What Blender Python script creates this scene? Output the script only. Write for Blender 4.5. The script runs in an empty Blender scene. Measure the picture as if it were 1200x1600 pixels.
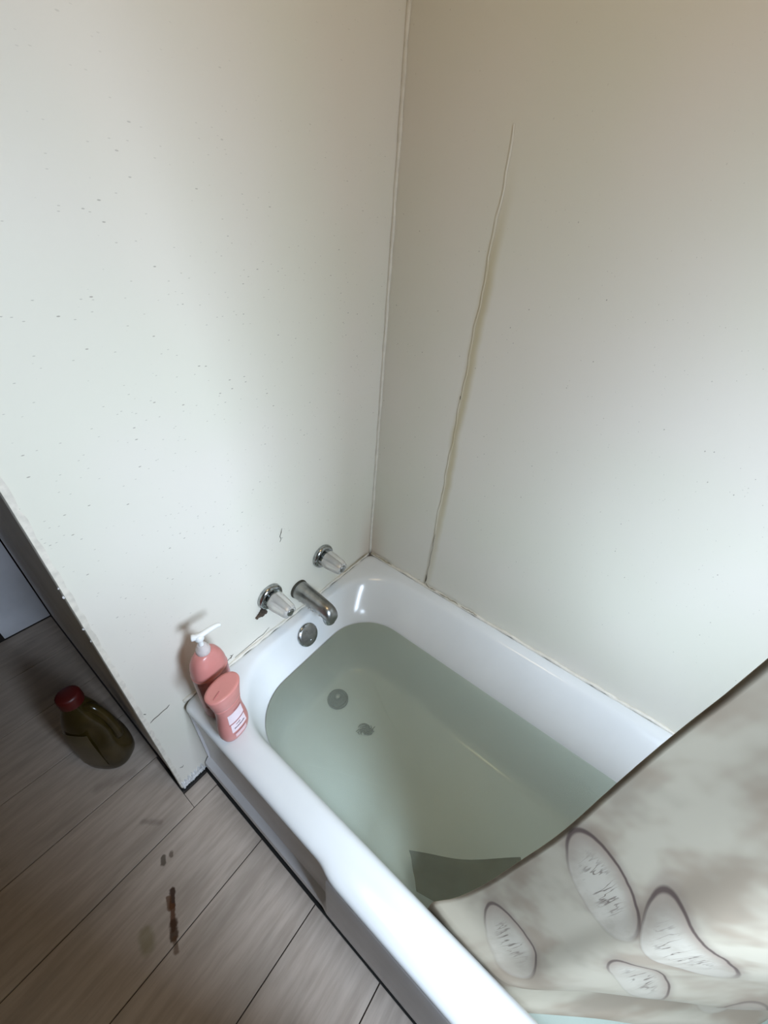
import bpy, bmesh, math, random
from mathutils import Vector, Matrix
from math import sin, cos, pi, radians

random.seed(7)
S = bpy.context.scene
COL = S.collection

# ------------------------------------------------------------------ camera
cam_data = bpy.data.cameras.new('camera')
cam = bpy.data.objects.new('camera', cam_data)
COL.objects.link(cam)
F = Vector((-0.45321892, 0.66180115, -0.59716987))
Rt = Vector((0.79025725, 0.60825153, 0.0743206))
Up = Vector((-0.4124149, 0.43823431, 0.79866426))
M3 = Matrix((Rt, Up, -F)).transposed()
cam.matrix_world = Matrix.Translation((0.662549, -0.895709, 1.415208)) @ M3.to_4x4()
cam_data.sensor_fit = 'HORIZONTAL'
cam_data.sensor_width = 36
cam_data.lens = 36 * 613.5 / 1200
cam_data.clip_start = 0.02
S.camera = cam

# ------------------------------------------------------------------ world, lights, exposure
w = bpy.data.worlds.new('world')
S.world = w
w.use_nodes = True
w.node_tree.nodes['Background'].inputs[0].default_value = (0.75, 0.86, 1.0, 1)
w.node_tree.nodes['Background'].inputs[1].default_value = 1.0

WIN = dict(y0=-1.07, y1=-0.60, z0=1.05, z1=1.72, x=1.56)


def area(name, loc, target, sx, sy, power, color, spread=180):
    l = bpy.data.lights.new(name, 'AREA')
    l.shape = 'RECTANGLE'
    l.size, l.size_y, l.energy, l.color = sx, sy, power, color
    l.spread = radians(spread)
    o = bpy.data.objects.new(name, l)
    COL.objects.link(o)
    o.location = loc
    o.rotation_euler = (Vector(target) - Vector(loc)).to_track_quat('-Z', 'Z').to_euler()
    return o


# daylight through the end-wall window, and the bathroom's warm ceiling lamp
area('window_daylight', (1.68, -0.84, 1.42), (0.4, -0.30, 0.20), 0.46, 0.62, 25, (0.68, 0.82, 1.0), 122)
area('ceiling_lamp_light', (0.66, -0.55, 2.33), (0.5, -0.50, 0), 0.4, 0.4, 2.9, (1.0, 0.74, 0.42))

S.view_settings.view_transform = 'Standard'
S.view_settings.look = 'None'
S.view_settings.gamma = 1
S.view_settings.use_curve_mapping = False
S.view_settings.exposure = 0.42


# ------------------------------------------------------------------ node helpers
class NT:
    def __init__(self, name):
        self.m = bpy.data.materials.new(name)
        self.m.use_nodes = True
        self.n = self.m.node_tree.nodes
        self.l = self.m.node_tree.links
        self.b = self.n['Principled BSDF']

    def new(self, t, **kw):
        n = self.n.new(t)
        for k, v in kw.items():
            if k.startswith('i_'):
                key = k[2:]
                key = int(key) if key.isdigit() else key.replace('_', ' ')
                self.put(n.inputs[key], v)
            else:
                setattr(n, k, v)
        return n

    def put(self, sock, v):
        if isinstance(v, bpy.types.NodeSocket):
            self.l.new(v, sock)
        else:
            if sock.type == 'RGBA' and len(v) == 3:
                v = (*v, 1)
            sock.default_value = v

    def math(self, op, a, b=0.0, c=0.0, clamp=False):
        n = self.new('ShaderNodeMath', operation=op, use_clamp=clamp)
        self.put(n.inputs[0], a)
        self.put(n.inputs[1], b)
        if len(n.inputs) > 2:
            self.put(n.inputs[2], c)
        return n.outputs[0]

    def mix(self, fac, a, b, blend='MIX'):
        n = self.new('ShaderNodeMix', data_type='RGBA', blend_type=blend)
        self.put(n.inputs[0], fac)
        self.put(n.inputs[6], a)
        self.put(n.inputs[7], b)
        return n.outputs[2]

    def smooth(self, v, a, b, lo=0.0, hi=1.0):
        n = self.new('ShaderNodeMapRange', interpolation_type='SMOOTHSTEP')
        for i, q in enumerate((v, a, b, lo, hi)):
            self.put(n.inputs[i], q)
        return n.outputs[0]

    def noise(self, vec, scale, detail=3, rough=0.55):
        n = self.new('ShaderNodeTexNoise')
        if vec is not None:
            self.put(n.inputs['Vector'], vec)
        n.inputs['Scale'].default_value = scale
        n.inputs['Detail'].default_value = detail
        n.inputs['Roughness'].default_value = rough
        return n.outputs[0]

    def mapping(self, vec, scale=(1, 1, 1), loc=(0, 0, 0), rot=(0, 0, 0)):
        n = self.new('ShaderNodeMapping')
        self.put(n.inputs[0], vec)
        n.inputs[1].default_value = loc
        n.inputs[2].default_value = rot
        n.inputs[3].default_value = scale
        return n.outputs[0]

    def pos(self):
        return self.new('ShaderNodeNewGeometry').outputs['Position']

    def bump(self, h, strength=0.3, dist=0.002):
        n = self.new('ShaderNodeBump')
        n.inputs['Strength'].default_value = strength
        n.inputs['Distance'].default_value = dist
        self.put(n.inputs['Height'], h)
        self.put(self.b.inputs['Normal'], n.outputs[0])

    def set(self, **kw):
        for k, v in kw.items():
            self.put(self.b.inputs[k.replace('_', ' ')], v)
        return self.m


def plain(name, col, rough=0.5, metal=0.0, var=0.06, scale=30, **kw):
    t = NT(name)
    nz = t.noise(t.pos(), scale, 4)
    f = t.smooth(nz, 0.3, 0.7)
    c2 = tuple(max(0, c * (1 - var * 2)) for c in col)
    t.set(Base_Color=t.mix(f, c2, col), Roughness=rough, Metallic=metal)
    for k, v in kw.items():
        t.put(t.b.inputs[k.replace('_', ' ')], v)
    return t.m


def specks(t, vec, scale, size, lo, hi, seed=0):
    """small scattered mildew dots, thinned by a soft noise mask"""
    v = t.new('ShaderNodeTexVoronoi', feature='F1')
    t.put(v.inputs['Vector'], vec)
    v.inputs['Scale'].default_value = scale
    dist = v.outputs['Distance']
    rnd = t.new('ShaderNodeSeparateColor')
    t.put(rnd.inputs[0], v.outputs['Color'])
    keep = t.smooth(t.math('ADD', rnd.outputs[0], t.noise(t.pos(), 3.0 + seed, 2)), lo, hi)
    dot = t.smooth(dist, size, size * 0.5)
    return t.math('MULTIPLY', dot, keep)


def wall_material(name, axis):
    """glossy painted panel, off white, with faint mildew specks; axis is the wall normal"""
    t = NT(name)
    p = t.pos()
    big = t.smooth(t.noise(p, 2.2, 2), 0.35, 0.65)
    base = t.mix(big, (0.70, 0.68, 0.585), (0.725, 0.685, 0.61))
    # grime that yellows the deep corner a little, and dust
    if axis == 'x':
        m = t.mapping(p, (1, 55, 110))
        s1 = specks(t, t.mapping(p, (1, 0.55, 1.5)), 62, 0.10, 1.14, 1.30)
        s2 = specks(t, t.mapping(p, (1, 0.5, 1.6), (3, 1, 7)), 110, 0.12, 1.16, 1.30, 1)
    else:
        s1 = specks(t, t.mapping(p, (1.1, 1, 0.8)), 60, 0.085, 1.14, 1.34)
        s2 = specks(t, t.mapping(p, (1.1, 1, 0.9), (3, 1, 7)), 120, 0.11, 1.12, 1.32, 1)
    zsp = t.new('ShaderNodeSeparateXYZ')
    t.put(zsp.inputs[0], p)
    zband = t.math('MULTIPLY', t.smooth(zsp.outputs[2], 1.62, 1.25, .25, 1.0), t.smooth(zsp.outputs[2], 0.40, 0.85, .25, 1.0))
    sm = t.math('MULTIPLY', t.math('ADD', t.math('MULTIPLY', s1, 0.8), t.math('MULTIPLY', s2, 0.55), clamp=True), zband)
    col = t.mix(sm, base, (0.27, 0.24, 0.20))
    if axis == 'y':
        # rusty dribble down the panel seam at x = .25
        sp = t.new('ShaderNodeSeparateXYZ')
        t.put(sp.inputs[0], p)
        x = t.math('ADD', sp.outputs[0], t.math('MULTIPLY', t.math('SUBTRACT', t.noise(t.mapping(p, (0.2, 1, 1)), 9, 2), 0.5), 0.02))
        dd = t.math('ABSOLUTE', t.math('SUBTRACT', x, 0.259))
        streak = t.smooth(dd, 0.02, 0.0)
        zz = t.math('MULTIPLY', t.smooth(sp.outputs[2], 1.55, 1.3), t.smooth(sp.outputs[2], 0.35, 0.9, 0.35, 1.0))
        col = t.mix(t.math('MULTIPLY', t.math('MULTIPLY', streak, zz), 0.75), col, (0.50, 0.42, 0.24))
    # brown seepage right in the tub corner
    sp2 = t.new('ShaderNodeSeparateXYZ')
    t.put(sp2.inputs[0], p)
    d = t.math('SQRT', t.math('ADD', t.math('POWER', sp2.outputs[0], 2.0), t.math('POWER', sp2.outputs[1], 2.0)))
    rust = t.math('MULTIPLY', t.smooth(d, 0.09, 0.0), t.smooth(sp2.outputs[2], 0.72, 0.40))
    col = t.mix(t.math('MULTIPLY', rust, 0.45), col, (0.46, 0.33, 0.22))
    t.set(Base_Color=col, Roughness=0.38)
    t.put(t.b.inputs['Specular IOR Level'], 0.35)
    t.bump(t.noise(p, 40, 4), 0.12, 0.002)
    return t.m


M_wall_x = wall_material('painted_panel_left', 'x')
M_wall_y = wall_material('painted_panel_back', 'y')
M_paint = plain('flat_wall_paint', (0.33, 0.29, 0.23), 0.6, scale=5)
M_return = plain('return_wall_paint', (0.86, 0.87, 0.90), 0.55, scale=5)
M_casing = plain('casing_paint', (0.80, 0.82, 0.88), 0.45, scale=5)
M_ceiling = plain('ceiling_paint', (0.62, 0.54, 0.40), 0.8, scale=4)
M_caulk = plain('yellowed_caulk', (0.72, 0.68, 0.59), 0.5, var=0.06, scale=45)
M_caulk_dirty = plain('dirty_caulk', (0.50, 0.44, 0.32), 0.6, var=0.2, scale=60)
M_bead = plain('cream_corner_bead', (0.74, 0.69, 0.60), 0.5, var=0.1, scale=60)
M_dark = plain('black_gap', (0.012, 0.011, 0.010), 0.9)
M_grime = plain('mould_crust', (0.09, 0.065, 0.045), 0.9, var=0.3)
M_plaster = plain('torn_wallboard', (0.80, 0.79, 0.78), 0.8, var=0.15, scale=90)
M_enamel = plain('tub_enamel', (0.74, 0.755, 0.755), 0.16, var=0.02, scale=6)
M_apron = plain('apron_enamel', (0.82, 0.81, 0.83), 0.4, var=0.05, scale=8)
M_chrome = plain('worn_chrome', (0.50, 0.52, 0.52), 0.16, 1.0, var=0.25, scale=90)
M_chrome_dull = plain('limescaled_chrome', (0.36, 0.36, 0.35), 0.30, 1.0, var=0.14, scale=50)
M_rubber = plain('dark_scale_ring', (0.05, 0.045, 0.03), 0.7, var=0.3, scale=90)
M_drain = plain('tarnished_drain', (0.045, 0.055, 0.05), 0.4, 0.4, var=0.3, scale=80)
M_pink = plain('rose_plastic', (0.60, 0.235, 0.21), 0.30, var=0.03)
M_pinkcap = plain('rose_cap_plastic', (0.66, 0.26, 0.23), 0.33, var=0.03)
M_pinkdark = plain('deep_rose', (0.50, 0.16, 0.16), 0.25, var=0.05)  # deeper rose for the lotion band and the cap notch
M_whiteplastic = plain('white_pump_plastic', (0.86, 0.86, 0.84), 0.3, var=0.02)
M_label = plain('label_film', (0.84, 0.70, 0.74), 0.4, var=0.04)
M_ink = plain('label_ink', (0.13, 0.08, 0.09), 0.6)
M_redcap = plain('red_cap_plastic', (0.075, 0.004, 0.003), 0.45)
M_hair = plain('wet_lint', (0.07, 0.075, 0.06), 0.8)
M_rod = plain('rod_metal', (0.5, 0.5, 0.5), 0.3, 0.9)

# clear-ish acrylic
t = NT('clear_acrylic')
t.set(Base_Color=(0.92, 0.90, 0.85), Roughness=0.12, IOR=1.45)
t.put(t.b.inputs['Transmission Weight'], 0.62)
M_acrylic = t.m

# brown-olive jug plastic
t = NT('amber_jug_plastic')
t.set(Base_Color=t.mix(t.smooth(t.noise(t.pos(), 12, 2), 0.4, 0.6), (0.034, 0.023, 0.005), (0.062, 0.040, 0.010)), Roughness=0.22)
t.put(t.b.inputs['Transmission Weight'], 0.25)
M_jug = t.m
M_juglabel = plain('jug_label_paper', (0.085, 0.065, 0.032), 0.3, var=0.1, scale=14)

# bath water: see-through body with a green-grey cloud in it and a glossy skin
t = NT('cloudy_bath_water')
t.n.remove(t.b)
out = t.n['Material Output']
tr = t.new('ShaderNodeBsdfTransparent', i_Color=(0.84, 0.90, 0.85))
df = t.new('ShaderNodeBsdfDiffuse', i_Color=t.mix(t.smooth(t.noise(t.pos(), 3, 3), 0.3, 0.7), (0.60, 0.69, 0.585), (0.65, 0.72, 0.61)))
gl = t.new('ShaderNodeBsdfGlossy', i_Color=(1, 1, 1), i_Roughness=0.04)
bp = t.new('ShaderNodeBump', i_Strength=0.08, i_Distance=0.004, i_Height=t.noise(t.pos(), 6, 2))
t.put(gl.inputs['Normal'], bp.outputs[0])
m1 = t.new('ShaderNodeMixShader', i_0=0.22)
t.put(m1.inputs[1], tr.outputs[0])
t.put(m1.inputs[2], df.outputs[0])
fr = t.new('ShaderNodeFresnel', i_IOR=1.33)
m2 = t.new('ShaderNodeMixShader')
t.put(m2.inputs[0], fr.outputs[0])
t.put(m2.inputs[1], m1.outputs[0])
t.put(m2.inputs[2], gl.outputs[0])
t.put(out.inputs[0], m2.outputs[0])
M_water = t.m

# floor planks: greyed wood-look, stains where they lie
t = NT('wood_look_plank')
p = t.pos()
oi = t.new('ShaderNodeObjectInfo').outputs['Random']
g = t.noise(t.mapping(p, (22, 2.2, 1)), 3.0, 5, 0.6)
g2 = t.noise(t.mapping(p, (3, 1, 1)), 4, 3)
col = t.mix(t.smooth(g, 0.3, 0.72), (0.43, 0.355, 0.295), (0.56, 0.475, 0.405))
col = t.mix(t.math('MULTIPLY', t.smooth(g2, 0.45, 0.7), 0.35), col, (0.26, 0.22, 0.18))
col = t.mix(t.math('MULTIPLY', oi, 0.18), col, (0.33, 0.30, 0.27))


def capsule(t, p, a, b, r, soft, wob=0.009, ns=85):
    """mask 1 inside a capsule a-b on the floor"""
    ax, ay = a
    bx, by = b
    L2 = (bx - ax) ** 2 + (by - ay) ** 2
    nz = t.new('ShaderNodeTexNoise')
    t.put(nz.inputs['Vector'], p)
    nz.inputs['Scale'].default_value = ns
    off = t.new('ShaderNodeVectorMath', operation='MULTIPLY_ADD')
    t.put(off.inputs[0], nz.outputs['Color'])
    off.inputs[1].default_value = (wob, wob, 0)
    t.put(off.inputs[2], p)
    s = t.new('ShaderNodeSeparateXYZ')
    t.put(s.inputs[0], off.outputs[0])
    px = t.math('SUBTRACT', s.outputs[0], ax + wob / 2)
    py = t.math('SUBTRACT', s.outputs[1], ay + wob / 2)
    dot = t.math('ADD', t.math('MULTIPLY', px, bx - ax), t.math('MULTIPLY', py, by - ay))
    h = t.math('DIVIDE', dot, L2, clamp=True)
    dx = t.math('SUBTRACT', px, t.math('MULTIPLY', h, bx - ax))
    dy = t.math('SUBTRACT', py, t.math('MULTIPLY', h, by - ay))
    d = t.math('SQRT', t.math('ADD', t.math('MULTIPLY', dx, dx), t.math('MULTIPLY', dy, dy)))
    return t.smooth(d, r + soft, r)


for a, b, r, soft, c, f in (
        ((0.178, -0.985), (0.205, -1.000), 0.0045, 0.004, (0.035, 0.010, 0.002), 0.95),
        ((0.205, -1.000), (0.245, -1.019), 0.0035, 0.004, (0.09, 0.027, 0.004), 0.9),
        ((0.235, -1.014), (0.258, -1.026), 0.0055, 0.006, (0.05, 0.017, 0.004), 0.9),
        ((0.182, -0.998), (0.205, -1.006), 0.003, 0.004, (0.10, 0.035, 0.008), 0.8),
        ((0.262, -1.027), (0.285, -1.036), 0.002, 0.005, (0.10, 0.04, 0.01), 0.7),
        ((0.098, -0.965), (0.110, -0.972), 0.004, 0.004, (0.07, 0.05, 0.03), 0.8),
        ((0.106, -0.947), (0.110, -0.950), 0.003, 0.004, (0.09, 0.06, 0.04), 0.7),
        ((0.20, -1.065), (0.225, -1.07), 0.008, 0.014, (0.18, 0.16, 0.05), 0.45),
        ((0.02, -0.93), (-0.02, -0.96), 0.001, 0.010, (0.12, 0.09, 0.07), 0.35),
        ((-0.16, -0.92), (-0.20, -1.00), 0.002, 0.020, (0.14, 0.10, 0.08), 0.3)):
    col = t.mix(t.math('MULTIPLY', capsule(t, p, a, b, r, soft), f), col, c)
t.set(Base_Color=col, Roughness=0.62)
t.bump(g, 0.15, 0.001)
M_plank = t.m
M_grout = plain('dark_floor_joint', (0.07, 0.06, 0.055), 0.9)


# ------------------------------------------------------------------ mesh helpers
def link_mesh(name, bm, mat, parent=None, smooth=False, loc=None):
    me = bpy.data.meshes.new(name)
    bm.normal_update()
    bm.to_mesh(me)
    bm.free()
    me.materials.append(mat)
    if smooth:
        for f in me.polygons:
            f.use_smooth = True
    o = bpy.data.objects.new(name, me)
    COL.objects.link(o)
    if parent is not None:
        o.parent = parent
    if loc is not None:
        o.location = loc
    return o


def thing(name, label, cat, loc=(0, 0, 0), rz=0.0, group=None):
    o = bpy.data.objects.new(name, None)
    COL.objects.link(o)
    o.empty_display_size = 0.05
    o.location = loc
    o.rotation_euler = (0, 0, rz)
    o['label'] = label
    o['category'] = cat
    if group:
        o['group'] = group
    return o


def struct(o, label=None):
    o['kind'] = 'structure'
    if label:
        o['label'] = label
    return o


def add_box(bm, x0, x1, y0, y1, z0, z1, bev=0.0):
    r = bmesh.ops.create_cube(bm, size=1.0)
    vs = r['verts']
    bmesh.ops.scale(bm, vec=(abs(x1 - x0), abs(y1 - y0), abs(z1 - z0)), verts=vs)
    bmesh.ops.translate(bm, vec=((x0 + x1) / 2, (y0 + y1) / 2, (z0 + z1) / 2), verts=vs)
    if bev:
        es = list({e for v in vs for e in v.link_edges})
        bmesh.ops.bevel(bm, geom=es, offset=bev, segments=2, affect='EDGES', profile=0.6)


def box(name, x0, x1, y0, y1, z0, z1, mat, parent=None, bev=0.0):
    bm = bmesh.new()
    add_box(bm, x0, x1, y0, y1, z0, z1, bev)
    return link_mesh(name, bm, mat, parent)


def loft(bm, rings, closed=True, cap0=False, cap1=False):
    rows = [[bm.verts.new(v) for v in r] for r in rings]
    n = len(rows[0])
    for a, b in zip(rows, rows[1:]):
        for i in range(n if closed else n - 1):
            j = (i + 1) % n
            bm.faces.new((a[i], a[j], b[j], b[i]))
    if cap0:
        bm.faces.new(list(reversed(rows[0])))
    if cap1:
        bm.faces.new(rows[-1])
    return rows


def frame(d):
    d = Vector(d).normalized()
    a = Vector((0, 0, 1)) if abs(d.z) < 0.9 else Vector((1, 0, 0))
    u = d.cross(a).normalized()
    return u, u.cross(d).normalized()


def lathe(bm, prof, origin=(0, 0, 0), axis=(0, 0, 1), n=40, flute=0, depth=0.0, cap0=True, cap1=True):
    u, v = frame(axis)
    ax = Vector(axis).normalized()
    o = Vector(origin)
    rings = []
    for (r, h) in prof:
        ring = []
        for i in range(n):
            a = 2 * pi * i / n
            rr = r
            if flute:
                rr = r * (1 - depth * (0.5 + 0.5 * cos(flute * a)) ** 3)
            ring.append(o + ax * h + u * (rr * cos(a)) + v * (rr * sin(a)))
        rings.append(ring)
    loft(bm, rings, True, cap0, cap1)
    bmesh.ops.recalc_face_normals(bm, faces=bm.faces)


def tube(bm, pts, radii, n=12, sx=1.0):
    pts = [Vector(q) for q in pts]
    if not hasattr(radii, '__len__'):
        radii = [radii] * len(pts)
    rings = []
    for i, q in enumerate(pts):
        d = pts[min(i + 1, len(pts) - 1)] - pts[max(i - 1, 0)]
        u, v = frame(d)
        rings.append([q + u * (radii[i] * cos(2 * pi * k / n)) * sx + v * (radii[i] * sin(2 * pi * k / n)) for k in range(n)])
    loft(bm, rings, True, True, True)
    bmesh.ops.recalc_face_normals(bm, faces=bm.faces)


def cr(pts, n):
    """Catmull-Rom through points, n samples per span"""
    P = [Vector(q) for q in pts]
    P = [P[0] * 2 - P[1]] + P + [P[-1] * 2 - P[-2]]
    out = []
    for i in range(1, len(P) - 2):
        for k in range(n):
            s = k / n
            a, b, c, d = P[i - 1:i + 3]
            out.append(0.5 * ((2 * b) + (c - a) * s + (2 * a - 5 * b + 4 * c - d) * s * s + (3 * b - a - 3 * c + d) * s ** 3))
    out.append(P[-2])
    return out


def sup(cx, cy, z, rx, ry, e=2.4, n=48):
    """superellipse ring"""
    r = []
    for i in range(n):
        a = 2 * pi * i / n
        c, s = cos(a), sin(a)
        r.append((cx + rx * math.copysign(abs(c) ** (2 / e), c), cy + ry * math.copysign(abs(s) ** (2 / e), s), z))
    return r


# ------------------------------------------------------------------ the room
X0, X1 = -0.985, 1.56
YF = -2.0
HC = 2.40
WE = -0.848          # where the faucet wall ends
bm = bmesh.new()
add_box(bm, -2.2, 1.7, YF - .1, .1, -0.10, -0.004)
floor = struct(link_mesh('floor', bm, M_grout))
PW = 0.2108
x = 0.060 - 5 * PW
k = 0
while x < X1:
    xa, xb = max(x, X0) + 0.0013, min(x + PW, X1) - 0.0013
    off = [-1.72, -1.52, -1.62][k % 3]
    for (ya, yb) in ((YF, off), (off, WE if xb < 0.0 else -0.7765)):
        if xa < 0.0 < xb and yb > WE:
            # plank cut around the wall end
            bm = bmesh.new()
            add_box(bm, xa, xb, ya + .0013, WE - 0.0045, -0.012, 0.0, 0.0012)
            link_mesh('plank', bm, M_plank, floor)
            bm = bmesh.new()
            add_box(bm, 0.008, xb, WE - 0.0035, yb, -0.012, 0.0, 0.0012)
            link_mesh('plank', bm, M_plank, floor)
            continue
        bm = bmesh.new()
        jig = random.uniform(-.0006, .0006)
        add_box(bm, xa, xb, ya + .0013, yb - (.0005 if yb == WE else .0013), -0.012, jig, 0.0012)
        link_mesh('plank', bm, M_plank, floor)
    x += PW
    k += 1

# walls
struct(box('wall_back', X0 - 1.2, X1 + .12, 0.0, 0.10, -0.02, HC, M_wall_y))
bm = bmesh.new()
add_box(bm, X0, -0.006, WE + .004, -0.0005, 0.001, HC)
wl = struct(link_mesh('wall_left', bm, M_return))
box('surround_panel', -0.006, 0.0, WE + .002, -0.0006, 0.022, HC, M_wall_x, wl)

# end wall with the window
wn = WIN
bm = bmesh.new()
xw0, xw1 = X1, X1 + .12
add_box(bm, xw0, xw1, YF, wn['y0'], -.02, HC)
add_box(bm, xw0, xw1, wn['y1'], 0, -.02, HC)
add_box(bm, xw0, xw1, wn['y0'], wn['y1'], -.02, wn['z0'])
add_box(bm, xw0, xw1, wn['y0'], wn['y1'], wn['z1'], HC)
struct(link_mesh('wall_right', bm, M_paint))
bm = bmesh.new()
fx0, fx1 = X1 + .04, X1 + .07
for (a, b, c, d) in ((wn['y0'], wn['y0'] + .03, wn['z0'], wn['z1']), (wn['y1'] - .03, wn['y1'], wn['z0'], wn['z1']),
                     (wn['y0'], wn['y1'], wn['z0'], wn['z0'] + .03), (wn['y0'], wn['y1'], wn['z1'] - .03, wn['z1'])):
    add_box(bm, fx0, fx1, a, b, c, d)
struct(link_mesh('window_1', bm, M_casing))
struct(box('wall_front', -2.2, X1 + .12, YF - .1, YF, -.02, HC, M_paint))
struct(box('wall_far_left', -2.2, -2.1, YF, 0, -.02, HC, M_paint))
struct(box('ceiling', -2.2, X1 + .12, YF - .1, .1, HC, HC + .08, M_ceiling))
# unseen block added behind the viewer to keep the window off the floor
struct(box('floor_shade_block', 0.86, 1.25, -1.99, -0.897, -.004, 1.18, M_paint))
# doorway of the next room, seen past the wall end
struct(box('trim_1', X0 - .02, X0, -0.998, WE, 0.004, 2.06, M_casing, bev=.002))
struct(box('dark_opening', X0 - .10, X0 - .06, -1.75, -0.998, 0.001, 2.04, M_dark, bev=.002))  # black slab, its colour standing in for the dark of the open doorway

# corner bead down the end of the panelled wall, chipped and torn at the foot
bm = bmesh.new()
N = 130
rings = []
for i in range(N + 1):
    z = 0.024 + i / N * (HC - .024)
    wv = .0046 + .0007 * sin(i * 2.1) + .0004 * random.random()
    yb = WE - .0008 - .0003 * random.random()
    rings.append([(0.0012, WE + wv * 1.9, z), (0.0018, yb + .001, z), (-.004, yb - .0006, z), (-.008, yb, z), (-.008, WE + .006, z)])
loft(bm, rings, True, True, True)
bmesh.ops.recalc_face_normals(bm, faces=bm.faces)
struct(link_mesh('trim_2', bm, M_bead))
bead = bpy.data.objects['trim_2']
for (zc, n_) in ((0.78, 2), (0.86, 2)):
    for q in range(n_):
        bm = bmesh.new()
        bmesh.ops.create_icosphere(bm, subdivisions=1, radius=random.uniform(.0014, .0032))
        for v in bm.verts:
            v.co *= random.uniform(.7, 1.2)
        link_mesh('plaster_chip', bm, M_plaster, bead, loc=(-.0015, WE - .0012, zc + random.uniform(-.05, .05)))


def ribbon(name, pts, width, mat, parent=None, axis='x', lift=.0006, h=.0006, ends=.3):
    """thin raised line on a wall (caulk bead, crack, scuff)"""
    bm = bmesh.new()
    P = [Vector(q) for q in pts]
    nrm = {'x': Vector((1, 0, 0)), 'y': Vector((0, -1, 0)), 'z': Vector((0, 0, 1))}[axis]
    rings = []
    for i, q in enumerate(P):
        d = (P[min(i + 1, len(P) - 1)] - P[max(i - 1, 0)]).normalized()
        s = d.cross(nrm).normalized()
        wd = width * random.uniform(.6, 1.15) * (ends if i in (0, len(P) - 1) else 1)
        rings.append([q + s * wd, q + s * wd * .5 + nrm * h, q - s * wd * .5 + nrm * h, q - s * wd])
    loft(bm, rings, False)
    for f in list(bm.faces):
        pass
    for v in bm.verts:
        v.co += nrm * lift
    return link_mesh(name, bm, mat, parent)


H = 0.387
# torn wallboard edge at the foot of the wall and the dark gap below
bm = bmesh.new()
rings = []
for i in range(33):
    y = WE + .003 + i / 32 * 0.068
    zt = .050 + .010 * sin(i * 1.3) + random.uniform(-.004, .006)
    zb = .016 + random.uniform(-.003, .004)
    o_ = random.uniform(.002, .005)
    rings.append([(0.0, y, zt), (o_, y, zt - .006), (o_ * .6, y, (zt + zb) / 2 + random.uniform(-.004, .004)), (o_, y, zb + .002), (-.004, y, zb)])
loft(bm, rings, False)
link_mesh('torn_edge', bm, M_plaster, wl)
box('wall_gap', -0.09, -0.001, WE - .0035, WE + .006, -.002, .005, M_dark, wl)
box('wall_gap', -0.006, 0.0015, WE + .001, -0.777, -.002, .020, M_dark, wl)

# cracks and scuffs in the panelled wall
crk = [(0, -.835, .405), (0, -.826, .409), (0, -.815, .409), (0, -.803, .412), (0, -.792, .412), (0, -.785, .417)]
ribbon('wall_crack', crk, .0012, M_grime, wl)
ribbon('wall_crack', [(0, -.650, .397), (0, -.632, .404), (0, -.618, .411), (0, -.610, .413), (0, -.602, .418)], .0011, M_grime, wl)
ribbon('wall_crack', [(0, -.612, .408), (0, -.606, .416), (0, -.611, .421)], .0018, M_grime, wl)
ribbon('wall_crack', [(0, -.600, .399), (0, -.555, .401), (0, -.52, .404), (0, -.50, .402), (0, -.49, .407), (0, -.478, .412)], .0009, M_grime, wl)
ribbon('wall_crack', [(0, -.395, .745), (0, -.399, .732), (0, -.404, .722), (0, -.401, .712), (0, -.406, .704)], .0014, M_grime, wl)
ribbon('wall_crack', [(0, -.4, .716), (0, -.396, .712)], .0014, M_grime, wl)
ribbon('wall_crack', [(0, -.838, .452), (0, -.834, .446)], .003, M_grime, wl)
ribbon('wall_crack', [(0, -.829, .130), (0, -.822, .122), (0, -.819, .128)], .0013, M_grime, wl)

# caulk beads: corner, tub to faucet wall, tub to back wall, panel seam
bm = bmesh.new()
pts = [(0.0025 + .0006 * sin(i), -.003 + .0005 * sin(i * 1.7), H + .004 + i * .03) for i in range(66)]
tube(bm, pts, [.0048 * (1 + .16 * sin(i * 2.3)) for i in range(66)], 8)
struct(link_mesh('trim_3', bm, M_caulk, smooth=True))
bm = bmesh.new()
pts = [(0.002, -.012 - i * .0155, H + .003 + .0015 * sin(i * 1.1)) for i in range(49)]
tube(bm, pts, [.0052 * (1 + .25 * sin(i * 1.9)) for i in range(49)], 8)
struct(link_mesh('trim_4', bm, M_caulk, smooth=True))
bm = bmesh.new()
pts = [(0.010 + i * .019, -.0025, H + .003 + .002 * sin(i * .9)) for i in range(80)]
tube(bm, pts, [.0055 * (1 + .25 * sin(i * 2.9)) for i in range(80)], 8)
struct(link_mesh('trim_5', bm, M_caulk, smooth=True))
wbk = bpy.data.objects['wall_back']
for a, b, wd in ((.02, .11, .0045), (.27, .30, .003), (.31, .39, .0028), (.40, .46, .0022)):
    q = [(a + (b - a) * i / 8, -.006, H + .010 + random.uniform(-.002, .003)) for i in range(9)]
    ribbon('caulk_stain', q, wd, M_caulk_dirty, wbk, 'y')
ribbon('caulk_stain', [(0, -.02, H + .012), (0, -.05, H + .011), (0, -.09, H + .012), (0, -.15, H + .010)], .004, M_caulk_dirty, wl, lift=.005)
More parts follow.
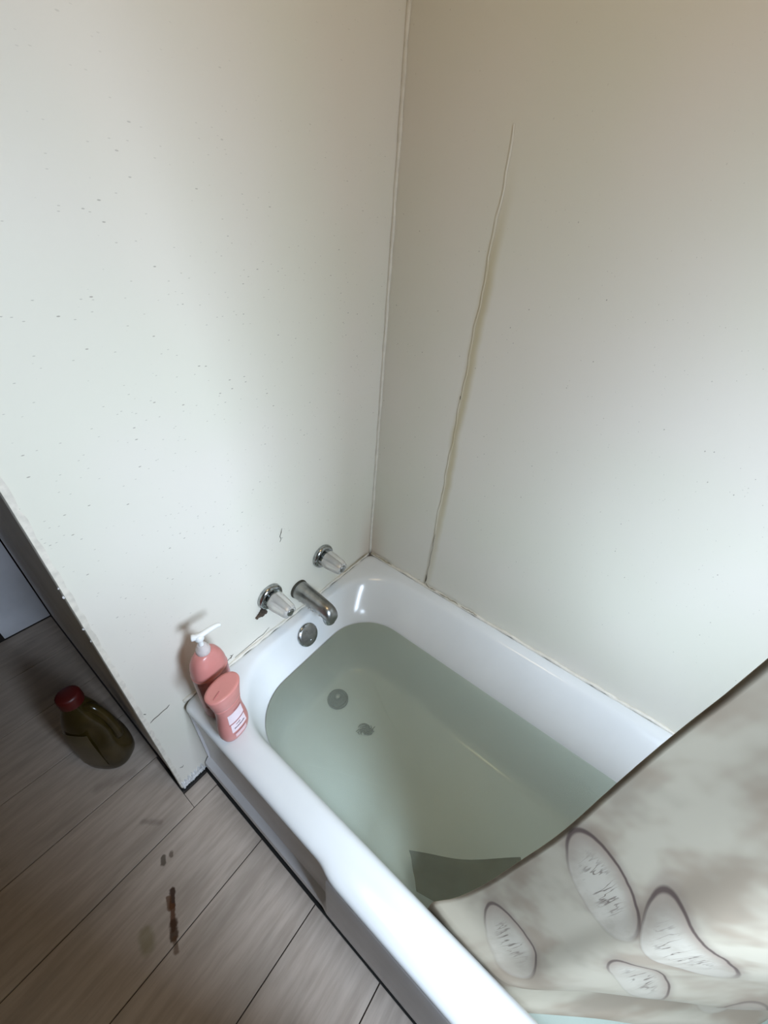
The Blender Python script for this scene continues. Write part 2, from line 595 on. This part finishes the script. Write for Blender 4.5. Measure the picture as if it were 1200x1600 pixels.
# panel seam: a slightly proud wavering joint
q = [(.2515 + .0018 * sin(i * .8) + .0012 * sin(i * 2.1), 0, H + .012 + i * .022) for i in range(54)]
struct(ribbon('trim_6', q, .0030, M_wall_y, None, 'y', h=.0008))
q = [(.2545 + .0012 * sin(i * 1.8), 0, H + .02 + i * .02) for i in range(12)]
ribbon('seam_crack', q, .0005, M_grime, wbk, 'y', lift=.002)
ribbon('seam_crack', [(.252, 0, H + .055), (.2535, 0, H + .03), (.252, 0, H + .012)], .0016, M_grime, wbk, 'y', lift=.003)
ribbon('seam_crack', [(.256, 0, H + .022), (.264, 0, H + .012), (.274, 0, H + .006)], .0022, M_grime, wbk, 'y', lift=.006)
ribbon('seam_crack', [(.226, 0, H + .016), (.234, 0, H + .018)], .003, M_caulk_dirty, wbk, 'y', lift=.005)
ribbon('seam_crack', [(.2495, 0, 1.075), (.250, 0, 1.066)], .0028, M_grime, wbk, 'y', lift=.003)


# ------------------------------------------------------------------ the bathtub
def rrect(x0, x1, y0, y1, r, z, n=14, m=70):
    """rounded rectangle, constant vertex count; zfun may be a number"""
    out = []
    cs = ((x1 - r, y1 - r, 0), (x0 + r, y1 - r, 90), (x0 + r, y0 + r, 180), (x1 - r, y0 + r, 270))
    for ci, (cx, cy, a0) in enumerate(cs):
        for i in range(n + 1):
            a = radians(a0 + 90 * i / n)
            out.append(Vector((cx + r * cos(a), cy + r * sin(a), z)))
        nx, ny, na = cs[(ci + 1) % 4]
        e = Vector((nx + r * cos(radians(na)), ny + r * sin(radians(na)), z))
        s = out[-1].copy()
        for i in range(1, m):
            out.append(s.lerp(e, i / m))
    return out


tub = thing('bathtub', 'white enamelled bathtub full of cloudy green-grey water, built into the corner', 'bathtub')
TX = 1.545
prof = [  # x0, x1, y0, y1, r, z
    (.006, TX, -.7515, -.006, .014, H - .036),
    (.004, TX, -.757, -.004, .016, H - .030),
    (.004, TX, -.7635, -.004, .020, H - .014),
    (.004, TX, -.760, -.004, .022, H - .004),
    (.005, TX, -.750, -.005, .026, H + .0005),
    (.012, TX - .01, -.735, -.012, .05, H + .0015),
    (.030, TX - .05, -.712, -.034, .155, H + .0006),
    (.036, TX - .06, -.700, -.041, .165, H - .0015),
    (.042, TX - .07, -.690, -.049, .168, H - .007),
    (.048, TX - .085, -.682, -.060, .168, H - .017),
    (.055, TX - .11, -.677, -.080, .165, H - .035),
    (.075, TX - .15, -.672, -.118, .158, H - .070),
    (.098, TX - .20, -.667, -.155, .150, H - .105),
    (.112, TX - .25, -.658, -.178, .140, H - .17),
    (.122, TX - .30, -.648, -.195, .125, H - .24),
    (.128, TX - .34, -.640, -.206, .115, H - .277),
    (.136, TX - .37, -.630, -.216, .105, H - .295),
    (.152, TX - .40, -.612, -.232, .095, H - .304),
    (.20, TX - .48, -.56, -.29, .06, H - .307),
]
bm = bmesh.new()
rows = [[bm.verts.new(v) for v in rrect(*q)] for q in prof]
for row in rows:
    for v in row:
        f = max(0, min(1, (v.co.x - .500) / .024))
        v.co.y -= .010 * f * f * (3 - 2 * f) * max(0, min(1, (-.70 - v.co.y) / .05))
n = len(rows[0])
for a, b in zip(rows, rows[1:]):
    for i in range(n):
        j = (i + 1) % n
        bm.faces.new((a[i], a[j], b[j], b[i]))
bm.faces.new(rows[-1])
bmesh.ops.recalc_face_normals(bm, faces=bm.faces)
basin = link_mesh('basin', bm, M_enamel, tub, True)
basin.modifiers.new('sub', 'SUBSURF').levels = 1
basin.modifiers['sub'].render_levels = 1


def sstep(a, b, v):
    u = min(1, max(0, (v - a) / (b - a)))
    return u * u * (3 - 2 * u)


# apron: recessed panel near the faucet wall, flush skirt from x = .51 on
bm = bmesh.new()
xs = sorted(set([.004, .012, .03] + [.05 + i * .03 for i in range(15)] + [.495 + i * .003 for i in range(12)] + [.53 + i * .05 for i in range(21)] + [TX]))
rings = []
A = [(H - .030, -.7500), (H - .036, -.7535), (H - .044, -.7545), (H - .056, -.7530), (.30, -.7515), (.20, -.7505), (.10, -.7505), (.070, -.753), (.058, -.7635), (.050, -.7695), (.030, -.772), (.018, -.770), (.004, -.768)]
B = [(H - .030, -.7620), (H - .036, -.7680), (H - .044, -.7705), (H - .060, -.7715), (.30, -.7725), (.20, -.7730), (.10, -.7740), (.070, -.7740), (.058, -.7745), (.050, -.7750), (.030, -.775), (.018, -.7745), (.004, -.7735)]
rings = []
for xx in xs:
    f = sstep(.499, .520, xx)
    rings.append([(xx, a[1] * (1 - f) + b[1] * f, a[0] * (1 - f) + b[0] * f) for a, b in zip(A, B)])
loft(bm, rings, False)
bmesh.ops.recalc_face_normals(bm, faces=bm.faces)
ap = link_mesh('apron', bm, M_apron, tub, False)
box('apron_gap', .003, TX, -.7770, -.760, -.003, .004, M_dark, tub)
# plain blank sides so the tub is closed at its end
box('tub_end', .004, .010, -.757, -.02, .004, H - .03, M_apron, tub)

# water
WZ = .282
bm = bmesh.new()
wr = rrect(.0995, TX - .205, -.6665, -.156, .150, WZ)
wc = rrect(.30, TX - .45, -.55, -.30, .06, WZ)
low = [v.copy() for v in wr]
rows = [[bm.verts.new(v) for v in wr], [bm.verts.new(v) for v in wc]]
n = len(wr)
for i in range(n):
    j = (i + 1) % n
    bm.faces.new((rows[0][i], rows[0][j], rows[1][j], rows[1][i]))
bm.faces.new(rows[1])
bmesh.ops.recalc_face_normals(bm, faces=bm.faces)
for f in bm.faces:
    if f.normal.z < 0:
        f.normal_flip()
wat = link_mesh('bath_water', bm, M_water)
wat['label'] = 'cloudy green-grey bath water filling the white tub'
wat['category'] = 'water'
wat['kind'] = 'stuff'

# overflow plate
ov = thing('overflow_plate', 'round chrome overflow plate on the tub wall below the spout', 'overflow plate', (.066, -.388, .340))
axo = Vector((1, .0, .55)).normalized()
bm = bmesh.new()
lathe(bm, [(.0365, -.002), (.0375, 0), (.037, .003), (.034, .0055)], axis=axo, n=48)
link_mesh('rim_ring', bm, M_chrome, ov, True)
bm = bmesh.new()
lathe(bm, [(.034, .003), (.0335, .0052), (.028, .0062), (.015, .0078), (.003, .008)], axis=axo, n=48)
link_mesh('plate', bm, M_chrome_dull, ov, True)
u, v = frame(axo)
for s in (-1, 1):
    bm = bmesh.new()
    lathe(bm, [(.0032, .005), (.0034, .0085), (.002, .0095)], origin=v * (.018 * s), axis=axo, n=12)
    link_mesh('screw', bm, M_chrome, ov, True)

# drain under water
dr = thing('drain_stopper', 'round tarnished drain with a centre knob under the bath water', 'drain', (.191, -.381, .0835))
bm = bmesh.new()
lathe(bm, [(.034, .0), (.036, .001), (.035, .0035), (.031, .0042), (.0285, .0028)], n=48, cap1=True)
link_mesh('flange', bm, M_drain, dr, True)
bm = bmesh.new()
lathe(bm, [(.0275, .002), (.027, .006), (.0235, .0085), (.019, .0075), (.0165, .0085), (.012, .0095), (.011, .008)], n=48)
link_mesh('stopper', bm, M_drain, dr, True)
bm = bmesh.new()
lathe(bm, [(.0065, .006), (.0060, .013), (.0085, .017), (.0085, .021), (.005, .0235)], n=24)
link_mesh('knob', bm, M_chrome_dull, dr, True)

# clump of lint lying on the tub floor
bm = bmesh.new()
for k in range(60):
    a0 = random.uniform(0, 6.28)
    c0 = Vector((random.gauss(0, .0055), random.gauss(0, .004), .004 + random.uniform(0, .006)))
    pts = [c0 + Vector((.009 * cos(a0 + s) * s, .009 * sin(a0 + s * 1.3) * s, .002 * sin(s * 3))) for s in (0, .5, 1, 1.5, 2)]
    tube(bm, pts, [.0011] * 5, 5)
lint = link_mesh('hair_clump', bm, M_hair, loc=(.331, -.398, .080))
lint['label'] = 'small dark clump of hair on the tub floor near the drain'
lint['category'] = 'hair clump'


# ------------------------------------------------------------------ taps
def tap(y, z, label, sc=1.0, tilt=0.0, flange=True):
    o = thing('faucet_handle', label, 'faucet handle', (0.0002, y, z), group='clear faucet handles on the tub wall')
    ax = (1, 0, 0)
    bm = bmesh.new()
    lathe(bm, [(.0385, 0), (.0400, .004), (.0395, .010), (.036, .0145), (.0315, .0165), (.0275, .0150), (.0245, .0105), (.021, .009), (.017, .009)], axis=ax, n=56, cap1=False)
    link_mesh('escutcheon', bm, M_chrome, o, True)
    bm = bmesh.new()
    lathe(bm, [(.017, .006), (.016, .018), (.0145, .022), (.0145, .030)], axis=ax, n=32)
    link_mesh('stem_sleeve', bm, M_chrome, o, True)
    bm = bmesh.new()
    n = 60
    prof = [(.020, .024), (.0275, .0245), (.0290, .028), (.0275, .045), (.0250, .064), (.0225, .083), (.0200, .0885), (.0165, .090)]
    u, v = frame(ax)
    rings = []
    for r, h in prof:
        dep = 0.20 if h > .026 else .06
        rings.append([Vector((h, 0, 0)) + u * (r * (1 - dep * abs(sin(3 * (2 * pi * i / n))) ** 6) * cos(2 * pi * i / n + tilt)) +
                      v * (r * (1 - dep * abs(sin(3 * (2 * pi * i / n))) ** 6) * sin(2 * pi * i / n + tilt)) for i in range(n)])
    loft(bm, rings, True, True, True)
    bmesh.ops.recalc_face_normals(bm, faces=bm.faces)
    link_mesh('knob', bm, M_acrylic, o, True)
    bm = bmesh.new()
    lathe(bm, [(.0065, .028), (.0065, .080), (.0035, .082)], axis=ax, n=16)
    link_mesh('screw_post', bm, M_chrome_dull, o, True)
    bm = bmesh.new()
    lathe(bm, [(.0112, .0875), (.0115, .0908), (.0095, .0925), (.003, .0928)], axis=ax, n=28)
    link_mesh('index_button', bm, M_chrome_dull, o, True)
    return o


tl = tap(-.463, .540, 'clear acrylic faucet handle nearer the pink bottles, with dark crust under its chrome ring', tilt=.3)
tap(-.254, .550, 'clear acrylic faucet handle nearer the wall corner', tilt=.1)
# crust hanging from the left escutcheon
bm = bmesh.new()
for q, r in (((.006, -.4935, .506), .0075), ((.008, -.499, .500), .0085), ((.006, -.507, .497), .0055), ((.005, -.514, .4935), .0042), ((.012, -.490, .5035), .0065)):
    m = Matrix.Translation(Vector(q) - Vector((.0002, -.463, .540)))
    bmesh.ops.create_icosphere(bm, subdivisions=2, radius=r, matrix=m)
for v in bm.verts:
    v.co *= 1 + random.uniform(-.012, .012)
link_mesh('mould_crust', bm, M_grime, tl)

sp = thing('tub_spout', 'chrome tub spout with limescale, between the two clear handles', 'spout', (0.0002, -.357, .481))
bm = bmesh.new()
lathe(bm, [(.0305, 0), (.0315, .003), (.0305, .007), (.0285, .008)], axis=(1, 0, 0), n=40)
link_mesh('scale_ring', bm, M_rubber, sp, True)
bm = bmesh.new()
path = [(.004, 0, 0, .0290, .0295), (.012, 0, 0, .0290, .0295), (.05, 0, -.001, .0268, .0280), (.095, 0, -.003, .0250, .0265), (.125, 0, -.006, .0238, .0255), (.138, 0, -.010, .0225, .0240), (.1465, 0, -.016, .0200, .0205), (.1510, 0, -.021, .0165, .0150), (.153, 0, -.024, .009, .0085)]
rings = []
for (px, py, pz, ry, rz_) in path:
    rings.append([Vector((px, py + ry * cos(a), pz + rz_ * sin(a) * (1 if sin(a) > 0 else 1.0))) for a in [2 * pi * i / 40 for i in range(40)]])
loft(bm, rings, True, True, True)
bmesh.ops.recalc_face_normals(bm, faces=bm.faces)
link_mesh('spout_body', bm, M_chrome_dull, sp, True)
bm = bmesh.new()
lathe(bm, [(.0195, 0), (.0190, .022), (.0165, .034), (.0155, .035), (.0145, .030)], origin=(.127, 0, -.014), axis=(.16, 0, -1), n=32)
link_mesh('outlet', bm, M_chrome, sp, True)
bm = bmesh.new()
for k in range(16):
    q = Vector((random.uniform(.03, .12), -.0235 + random.uniform(-.002, .002), random.uniform(-.016, -.002)))
    bmesh.ops.create_icosphere(bm, subdivisions=1, radius=random.uniform(.002, .0045), matrix=Matrix.Translation(q))
link_mesh('limescale', bm, plain('limescale_white', (.62, .61, .56), .8, var=.3, scale=200), sp)


# ------------------------------------------------------------------ pink bottles
def bottle_rings(prof, e=2.5, n=56):
    return [sup(0, 0, z, rx, ry, e, n) for (z, rx, ry) in prof]


ZR = H + .0022
pb = thing('pump_bottle', 'rose pink bottle with clear pump top, against the wall on the tub corner', 'bottle', (.082, -.699, ZR), radians(6), 'pink toiletry bottles on the tub rim')
bm = bmesh.new()
prof = [(0, .020, .028), (.003, .0255, .035), (.010, .0285, .039), (.04, .0295, .0405), (.12, .0295, .0405), (.165, .0295, .0405), (.176, .0290, .0402), (.192, .0280, .0388), (.207, .0255, .0355), (.220, .0215, .0300), (.229, .0175, .0235), (.2345, .0135, .0160)]
loft(bm, bottle_rings(prof), True, True, True)
bmesh.ops.recalc_face_normals(bm, faces=bm.faces)
link_mesh('body', bm, M_pink, pb, True)
bm = bmesh.new()
loft(bm, [sup(0, 0, z, rx, ry, 2.5, 56) for z, rx, ry in ((.1655, .0292, .0402), (.1670, .0304, .0414), (.1700, .0304, .0414), (.1715, .0290, .0401))], True, False, False)
link_mesh('shoulder_ridge', bm, M_pinkcap, pb, True)
bm = bmesh.new()
bm.free()
tc = NT('clear_pump_plastic')
tc.set(Base_Color=(0.86, 0.80, 0.78), Roughness=.15)
tc.put(tc.b.inputs['Transmission Weight'], .35)
M_clear = tc.m
bm = bmesh.new()
lathe(bm, [(.0145, .232), (.0155, .235), (.0155, .244), (.0140, .247), (.0110, .250), (.0095, .258), (.0080, .259)], n=36, flute=18, depth=.06)
link_mesh('collar', bm, M_clear, pb, True)
bm = bmesh.new()
lathe(bm, [(.0060, .256), (.0052, .262), (.0050, .276), (.0062, .279)], n=20)
link_mesh('pump_stem', bm, M_whiteplastic, pb, True)
bm = bmesh.new()
lathe(bm, [(.0085, .276), (.0098, .279), (.0098, .287), (.0085, .291), (.004, .2925)], n=28)
# nozzle runs along the wall toward the taps
pts = cr([(-.008, -.012, .2880), (0, 0, .2875), (.004, .022, .2880), (.007, .040, .2865), (.008, .047, .282)], 5)
tube(bm, pts, [.0074 - .0034 * i / len(pts) for i in range(len(pts))], 12)
link_mesh('pump_head', bm, M_whiteplastic, pb, True)
# darker lotion band seen through the front below the ridge
bm = bmesh.new()
ring = lambda z, k: [v for v in sup(0, 0, z, .0295 + k, .0405 + k, 2.5, 56)]
rr = []
for z in (.060, .10, .135, .1625):
    full = ring(z, .0004)
    rr.append([full[(i - 12) % 56] for i in range(25)])
loft(bm, rr, False)
link_mesh('lotion_window', bm, M_pinkdark, pb, True)

sb = thing('shampoo_bottle', 'rose pink waisted bottle with oval flip cap and white label, on the tub rim', 'bottle', (.160, -.714, ZR), radians(8), 'pink toiletry bottles on the tub rim')
bm = bmesh.new()
prof = [(0, .014, .022), (.002, .0185, .028), (.008, .0225, .0335), (.022, .0245, .0372), (.042, .0250, .0380), (.065, .0240, .0360), (.090, .0222, .0325), (.112, .0212, .0308), (.128, .0212, .0312), (.140, .0220, .0328), (.146, .0222, .0332)]
fine = []
loft(bm, bottle_rings(prof, 2.3), True, True, True)
bmesh.ops.recalc_face_normals(bm, faces=bm.faces)
link_mesh('body', bm, M_pink, sb, True)
bm = bmesh.new()
prof = [(.1455, .0222, .0333), (.147, .0228, .0340), (.165, .0240, .0365), (.180, .0252, .0392), (.190, .0260, .0408), (.1935, .0258, .0407), (.1950, .0248, .0396), (.1952, .02, .034), (.1948, .010, .017)]
loft(bm, bottle_rings(prof, 2.2), True, True, True)
bmesh.ops.recalc_face_normals(bm, faces=bm.faces)
cap = link_mesh('cap', bm, M_pinkcap, sb, True)
bm = bmesh.new()
add_box(bm, .0, .0016, -.030, -.010, .1948, .1962, .0004)
bmesh.ops.rotate(bm, verts=bm.verts, cent=(0, 0, .195), matrix=Matrix.Rotation(radians(12), 3, 'Z'))
link_mesh('thumb_notch', bm, M_pinkdark, cap)


def on_bottle(prof, e, z, ty, k):
    """point on the +x side of a superelliptic bottle at height z, ty in -1..1"""
    for (za, rxa, rya), (zb, rxb, ryb) in zip(prof, prof[1:]):
        if za <= z <= zb:
            f = (z - za) / (zb - za)
            rx, ry = rxa + (rxb - rxa) * f, rya + (ryb - rya) * f
            break
    y = ty * ry
    return Vector((rx * (1 - abs(ty) ** e) ** (1 / e) + k, y, z))


bprof = [(0, .014, .022), (.002, .0185, .028), (.008, .0225, .0335), (.022, .0245, .0372), (.042, .0250, .0380), (.065, .0240, .0360), (.090, .0222, .0325), (.112, .0212, .0308), (.128, .0212, .0312), (.140, .0220, .0328), (.146, .0222, .0332)]


def patch(name, z0, z1, t0, t1, mat, k=.0006, parent=None, nz=6, ny=12, slant=0.0):
    bm = bmesh.new()
    rings = []
    for i in range(nz + 1):
        z = z0 + (z1 - z0) * i / nz
        rings.append([on_bottle(bprof, 2.3, min(.1455, max(.001, z + slant * (t0 + (t1 - t0) * j / ny))), t0 + (t1 - t0) * j / ny, k) for j in range(ny + 1)])
    loft(bm, rings, False)
    bmesh.ops.recalc_face_normals(bm, faces=bm.faces)
    return link_mesh(name, bm, mat, parent, True)


lab = patch('label', .082, .116, -.62, .62, M_label, parent=sb)
lab2 = patch('label', .046, .078, -.55, .55, M_label, parent=sb)
patch('label_rule', .0783, .0800, -.66, .66, plain('rule_pink', (.42, .14, .15), .4), .0009, lab2, 2)
patch('label_rule', .1195, .1215, -.1, .62, plain('rule_rose', (.40, .13, .14), .4), .0009, lab, 2)
patch('label_blot', .020, .036, -.42, .42, plain('pale_rose_oval', (.80, .55, .57), .4), .0007, sb, 4)
patch('label_rule', .0375, .0392, -.50, .50, plain('rule_wine', (.42, .14, .15), .4), .0009, lab2, 2)
# illegible small print
bm = bmesh.new()
for row, (z, t0, t1, n_) in enumerate(((.0575, -.38, .42, 12), (.0685, -.22, .12, 6))):
    for i in range(n_):
        tt = t0 + (t1 - t0) * i / n_
        q = [on_bottle(bprof, 2.3, z + dz, tt + dt, .0010) for dz, dt in ((0, 0), (random.uniform(.003, .006), .02), (.0, .045), (.002, .05))]
        tube(bm, q, .0005 if row == 0 else .0003, 4)
link_mesh('small_print', bm, M_ink, lab2)

# ------------------------------------------------------------------ jug on the floor
jg = thing('jug', 'brown-olive plastic jug with a red cap, on the dark floor left of the wall end', 'jug', (-.262, -.930, .0), radians(35))
jg.scale = (1.04, 1.04, 1.10)
jprof = [(0, .050, .036), (.004, .058, .043), (.014, .064, .048), (.05, .066, .050), (.11, .066, .050), (.15, .064, .049), (.185, .058, .045), (.220, .050, .040), (.252, .040, .033), (.278, .029, .026), (.294, .023, .023), (.304, .022, .022)]
bm = bmesh.new()
rows = []
for z, rx, ry in jprof:
    ring_ = []
    for (px, py, pz) in sup(0, 0, z, rx, ry, 2.6, 60):
        # recess beside the grip, on the side that faces the tub
        g = max(0, 1 - abs(z - .185) / .07)
        if px > 0:
            py *= 1 - .42 * g * sstep(.2, .7, px / rx)
        ring_.append((px, py, pz))
    rows.append(ring_)
loft(bm, rows, True, True, True)
bmesh.ops.recalc_face_normals(bm, faces=bm.faces)
o = link_mesh('body', bm, M_jug, jg, True)
o.modifiers.new('sub', 'SUBSURF').render_levels = 1
bm = bmesh.new()
pts = cr([(.022, 0, .275), (.046, 0, .268), (.065, 0, .230), (.070, 0, .175), (.067, 0, .140), (.058, 0, .125)], 6)
tube(bm, pts, .0105, 14)
link_mesh('grip', bm, M_jug, jg, True)
bm = bmesh.new()
lathe(bm, [(.0265, .292), (.0275, .294), (.0275, .318), (.0265, .325), (.022, .328), (.006, .3285)], n=48, flute=24, depth=.05)
link_mesh('cap', bm, M_redcap, jg, True)
bm = bmesh.new()
rr = []
for z, ex in ((.045, 0), (.09, 0), (.135, 0), (.165, -.001), (.19, -.004), (.205, -.008)):
    full = sup(0, 0, z, .0668 + ex, .0508 + ex * .8, 2.6, 60)
    rr.append([full[(i + 39) % 60] for i in range(11)])
loft(bm, rr, False)
link_mesh('label', bm, M_juglabel, jg, True)

# ------------------------------------------------------------------ shower curtain
EDGE = [(.703, -.668, .374), (.736, -.640, .407), (.761, -.615, .494), (.776, -.600, .618), (.786, -.592, .716), (.791, -.587, .796), (.794, -.580, .929), (.797, -.576, 1.04), (.801, -.575, 1.14), (.801, -.577, 1.22), (.805, -.59, 1.40), (.815, -.63, 1.65), (.82, -.69, 1.96)]
BOT = [(.703, -.668, .374), (.755, -.6745, .374), (.810, -.6755, .375), (.863, -.672, .379), (.955, -.605, .390), (1.047, -.541, .392), (1.120, -.494, .392), (1.20, -.435, .392), (1.27, -.395, .392)]
edge = cr(EDGE, 6)
bot = cr(BOT, 7)
NS = len(bot)


def at_z(curve, z):
    for a, b in zip(curve, curve[1:]):
        if a.z <= z <= b.z:
            return a.lerp(b, (z - a.z) / max(1e-6, b.z - a.z))
    return curve[-1].copy() if z > curve[-1].z else curve[0].copy()


def curtain_point(i, v):
    """i column along the hem, v = 0 at the fold to 1 at the rod"""
    s = i / (NS - 1)
    b = bot[i]
    z = b.z + (1.96 - b.z) * v
    e = at_z(edge, max(.375, z))
    # direction of travel along the cloth swings from the rim to the rod
    k = sstep(.0, .52, v)
    d_low = b - bot[0]
    dx = (.37 + .08 * sstep(.42, .6, v)) * s
    d_up = Vector((dx, dx * .03 * (1 - v), 0))
    fold = .020 * sin(s * 17 + 1.0) * sstep(.25, .7, v) * s
    fold += .010 * sin(s * 7 + 4 * v) * s
    up = e + d_up + Vector((-.2 * fold, fold, 0))
    low = Vector((e.x, e.y, z)) + Vector((d_low.x, d_low.y, 0))
    q = low.lerp(up, k)
    q.z = z
    # belly above the fold
    q += Vector((-.35, -1, 0)).normalized() * (.028 * math.exp(-((v - .035) / .04) ** 2) * sstep(.25, .6, s))
    return q


sc = thing('shower_curtain', 'beige shower curtain with brown leaf print hanging into the tub at right', 'shower curtain', (0, 0, 0))
VS = [0, .004, .012, .022, .035, .05, .07, .09] + [.11 + i * .03 for i in range(30)]
VS = [v for v in VS if v < 1] + [1.0]
bm = bmesh.new()
uvl = bm.loops.layers.uv.new('UVMap')
grid = []
# fold under: cloth turns in beneath the ridge and drops into the water
under = [(-.75, -.060, -.101), (-.62, -.045, -.098), (-.5, -.026, -.088), (-.35, -.004, -.066), (-.2, .012, -.042), (-.1, .016, -.022), (-.05, .010, -.009)]
vv = []
for (vk, inn, dz) in under:
    row = []
    for i in range(NS):
        s = i / (NS - 1)
        b = bot[i]
        nrm = Vector((.45, .9, 0)).normalized()
        q = b + nrm * inn * sstep(.25, .5, s) + Vector((0, 0, dz + .0012 * sin(s * 19)))
        row.append(q)
    grid.append(row)
    vv.append(vk * .12)
for v in VS:
    grid.append([curtain_point(i, v) for i in range(NS)])
    vv.append(v)
vg = [[bm.verts.new(q) for q in row] for row in grid]
for r in range(len(vg) - 1):
    for i in range(NS - 1):
        f = bm.faces.new((vg[r][i], vg[r][i + 1], vg[r + 1][i + 1], vg[r + 1][i]))
        for lp, (a, b_) in zip(f.loops, ((i, r), (i + 1, r), (i + 1, r + 1), (i, r + 1))):
            lp[uvl].uv = (a / (NS - 1), vv[b_])
bmesh.ops.recalc_face_normals(bm, faces=bm.faces)

# cloth material: mottled beige with printed leaves
t = NT('printed_curtain_cloth')
uv = t.new('ShaderNodeUVMap').outputs[0]
sx = t.new('ShaderNodeSeparateXYZ')
nzz = t.new('ShaderNodeTexNoise', i_Vector=uv, i_Scale=7.0, i_Detail=3.0)
wob = t.new('ShaderNodeVectorMath', operation='MULTIPLY_ADD')
t.put(wob.inputs[0], nzz.outputs['Color'])
wob.inputs[1].default_value = (.010, .010, 0)
t.put(wob.inputs[2], uv)
t.put(sx.inputs[0], wob.outputs[0])
U, V = sx.outputs[0], sx.outputs[1]
blot = t.smooth(t.noise(t.mapping(uv, (1.4, 3.2, 1)), 3.2, 3), .42, .62)
blot2 = t.smooth(t.noise(t.mapping(uv, (1.4, 3.2, 1), (4, 2, 0)), 3.4, 3), .52, .72)
col = t.mix(blot, (.45, .405, .315), (.33, .27, .20))
col = t.mix(t.math('MULTIPLY', blot2, .55), col, (.27, .23, .175))
LEAVES = [  # u, v, half width, half length, rotation deg, strength
    (.178, .226, .035, .165, 76.5, 1.0),
    (.425, .195, .034, .190, 64, 1.0),
    (.204, .038, .026, .140, 82, .9),
    (.481, .080, .022, .115, 62, .9),
    (.800, .000, .035, .10, 60, .5),
]
for (lu, lv, a, b, rot, st) in LEAVES:
    c_, s_ = cos(radians(rot)), sin(radians(rot))
    du = t.math('SUBTRACT', U, lu + .005)
    dv = t.math('SUBTRACT', V, lv + .005)
    x_ = t.math('ADD', t.math('MULTIPLY', du, c_ / a), t.math('MULTIPLY', dv, s_ / a))
    y_ = t.math('ADD', t.math('MULTIPLY', du, -s_ / b), t.math('MULTIPLY', dv, c_ / b))
    rr_ = t.math('SQRT', t.math('ADD', t.math('MULTIPLY', x_, x_), t.math('MULTIPLY', y_, y_)))
    inside = t.smooth(rr_, 1.02, .97)
    side = t.smooth(t.math('ADD', x_, t.math('MULTIPLY', y_, .7)), -.9, .5, .12, 1.0)
    halo = t.math('MULTIPLY', t.smooth(rr_, 1.35, 1.0), side)
    line = t.math('MULTIPLY', t.smooth(t.math('ABSOLUTE', t.math('SUBTRACT', rr_, 1.0)), .075, .015), side)
    inner = t.math('MULTIPLY', t.smooth(rr_, .45, 1.0), side)
    mott = t.smooth(t.noise(t.mapping(uv, (3, 5, 1), (lu * 5, 1, 0)), 5, 4), .42, .64)
    col = t.mix(t.math('MULTIPLY', halo, .45 * st), col, (.20, .15, .12))
    col = t.mix(t.math('MULTIPLY', inside, .80 * st), col, (.51, .47, .39))
    col = t.mix(t.math('MULTIPLY', t.math('MULTIPLY', inside, inner), .65 * st), col, (.25, .18, .13))
    col = t.mix(t.math('MULTIPLY', t.math('MULTIPLY', inside, mott), .35 * st), col, (.30, .25, .19))
    # veins: wavy dark strokes bunched near the middle
    vn = t.noise(t.mapping(uv, (2.2, .8, 1), (lu * 9, lv * 7, 0)), 14, 3, .6)
    vein = t.smooth(t.math('ABSOLUTE', t.math('SUBTRACT', vn, .5)), .024, .004)
    core = t.smooth(rr_, .75, .15)
    col = t.mix(t.math('MULTIPLY', t.math('MULTIPLY', vein, core), .9 * st), col, (.10, .07, .055))
    col = t.mix(t.math('MULTIPLY', line, .95 * st), col, (.085, .055, .045))
weave = t.noise(t.mapping(uv, (400, 700, 1)), 1.0, 2)
t.set(Base_Color=col, Roughness=.75)
t.bump(weave, .10, .0006)
nt_out = t.n['Material Output']
trl = t.new('ShaderNodeBsdfTranslucent', i_Color=col)
mx = t.new('ShaderNodeMixShader', i_0=.22)
t.put(mx.inputs[1], t.b.outputs[0])
t.put(mx.inputs[2], trl.outputs[0])
t.put(nt_out.inputs[0], mx.outputs[0])
M_curtain = t.m
cl = link_mesh('curtain_cloth', bm, M_curtain, sc, True)
so = cl.modifiers.new('thick', 'SOLIDIFY')
so.thickness = .0012
so.offset = 1

# the end of the cloth that lies under the water, dark when wet
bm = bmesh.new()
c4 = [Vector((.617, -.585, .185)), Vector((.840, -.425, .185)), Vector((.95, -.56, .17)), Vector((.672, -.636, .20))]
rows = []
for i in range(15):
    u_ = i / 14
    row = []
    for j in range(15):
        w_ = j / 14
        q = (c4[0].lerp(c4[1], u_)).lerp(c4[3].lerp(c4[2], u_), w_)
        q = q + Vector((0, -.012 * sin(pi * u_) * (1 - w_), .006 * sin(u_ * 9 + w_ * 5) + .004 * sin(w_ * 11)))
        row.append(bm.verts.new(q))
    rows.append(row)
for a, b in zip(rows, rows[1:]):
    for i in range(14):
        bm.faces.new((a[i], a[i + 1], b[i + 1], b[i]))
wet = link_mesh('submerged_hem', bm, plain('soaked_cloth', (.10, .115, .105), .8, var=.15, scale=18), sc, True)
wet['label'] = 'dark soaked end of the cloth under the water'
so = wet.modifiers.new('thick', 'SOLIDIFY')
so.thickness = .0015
# rod the cloth hangs from
bm = bmesh.new()
tube(bm, [(0.001, -.70, 1.985), (.78, -.70, 1.985), (X1 - .001, -.70, 1.985)], .0125, 20)
link_mesh('curtain_rod', bm, M_rod, sc, True)
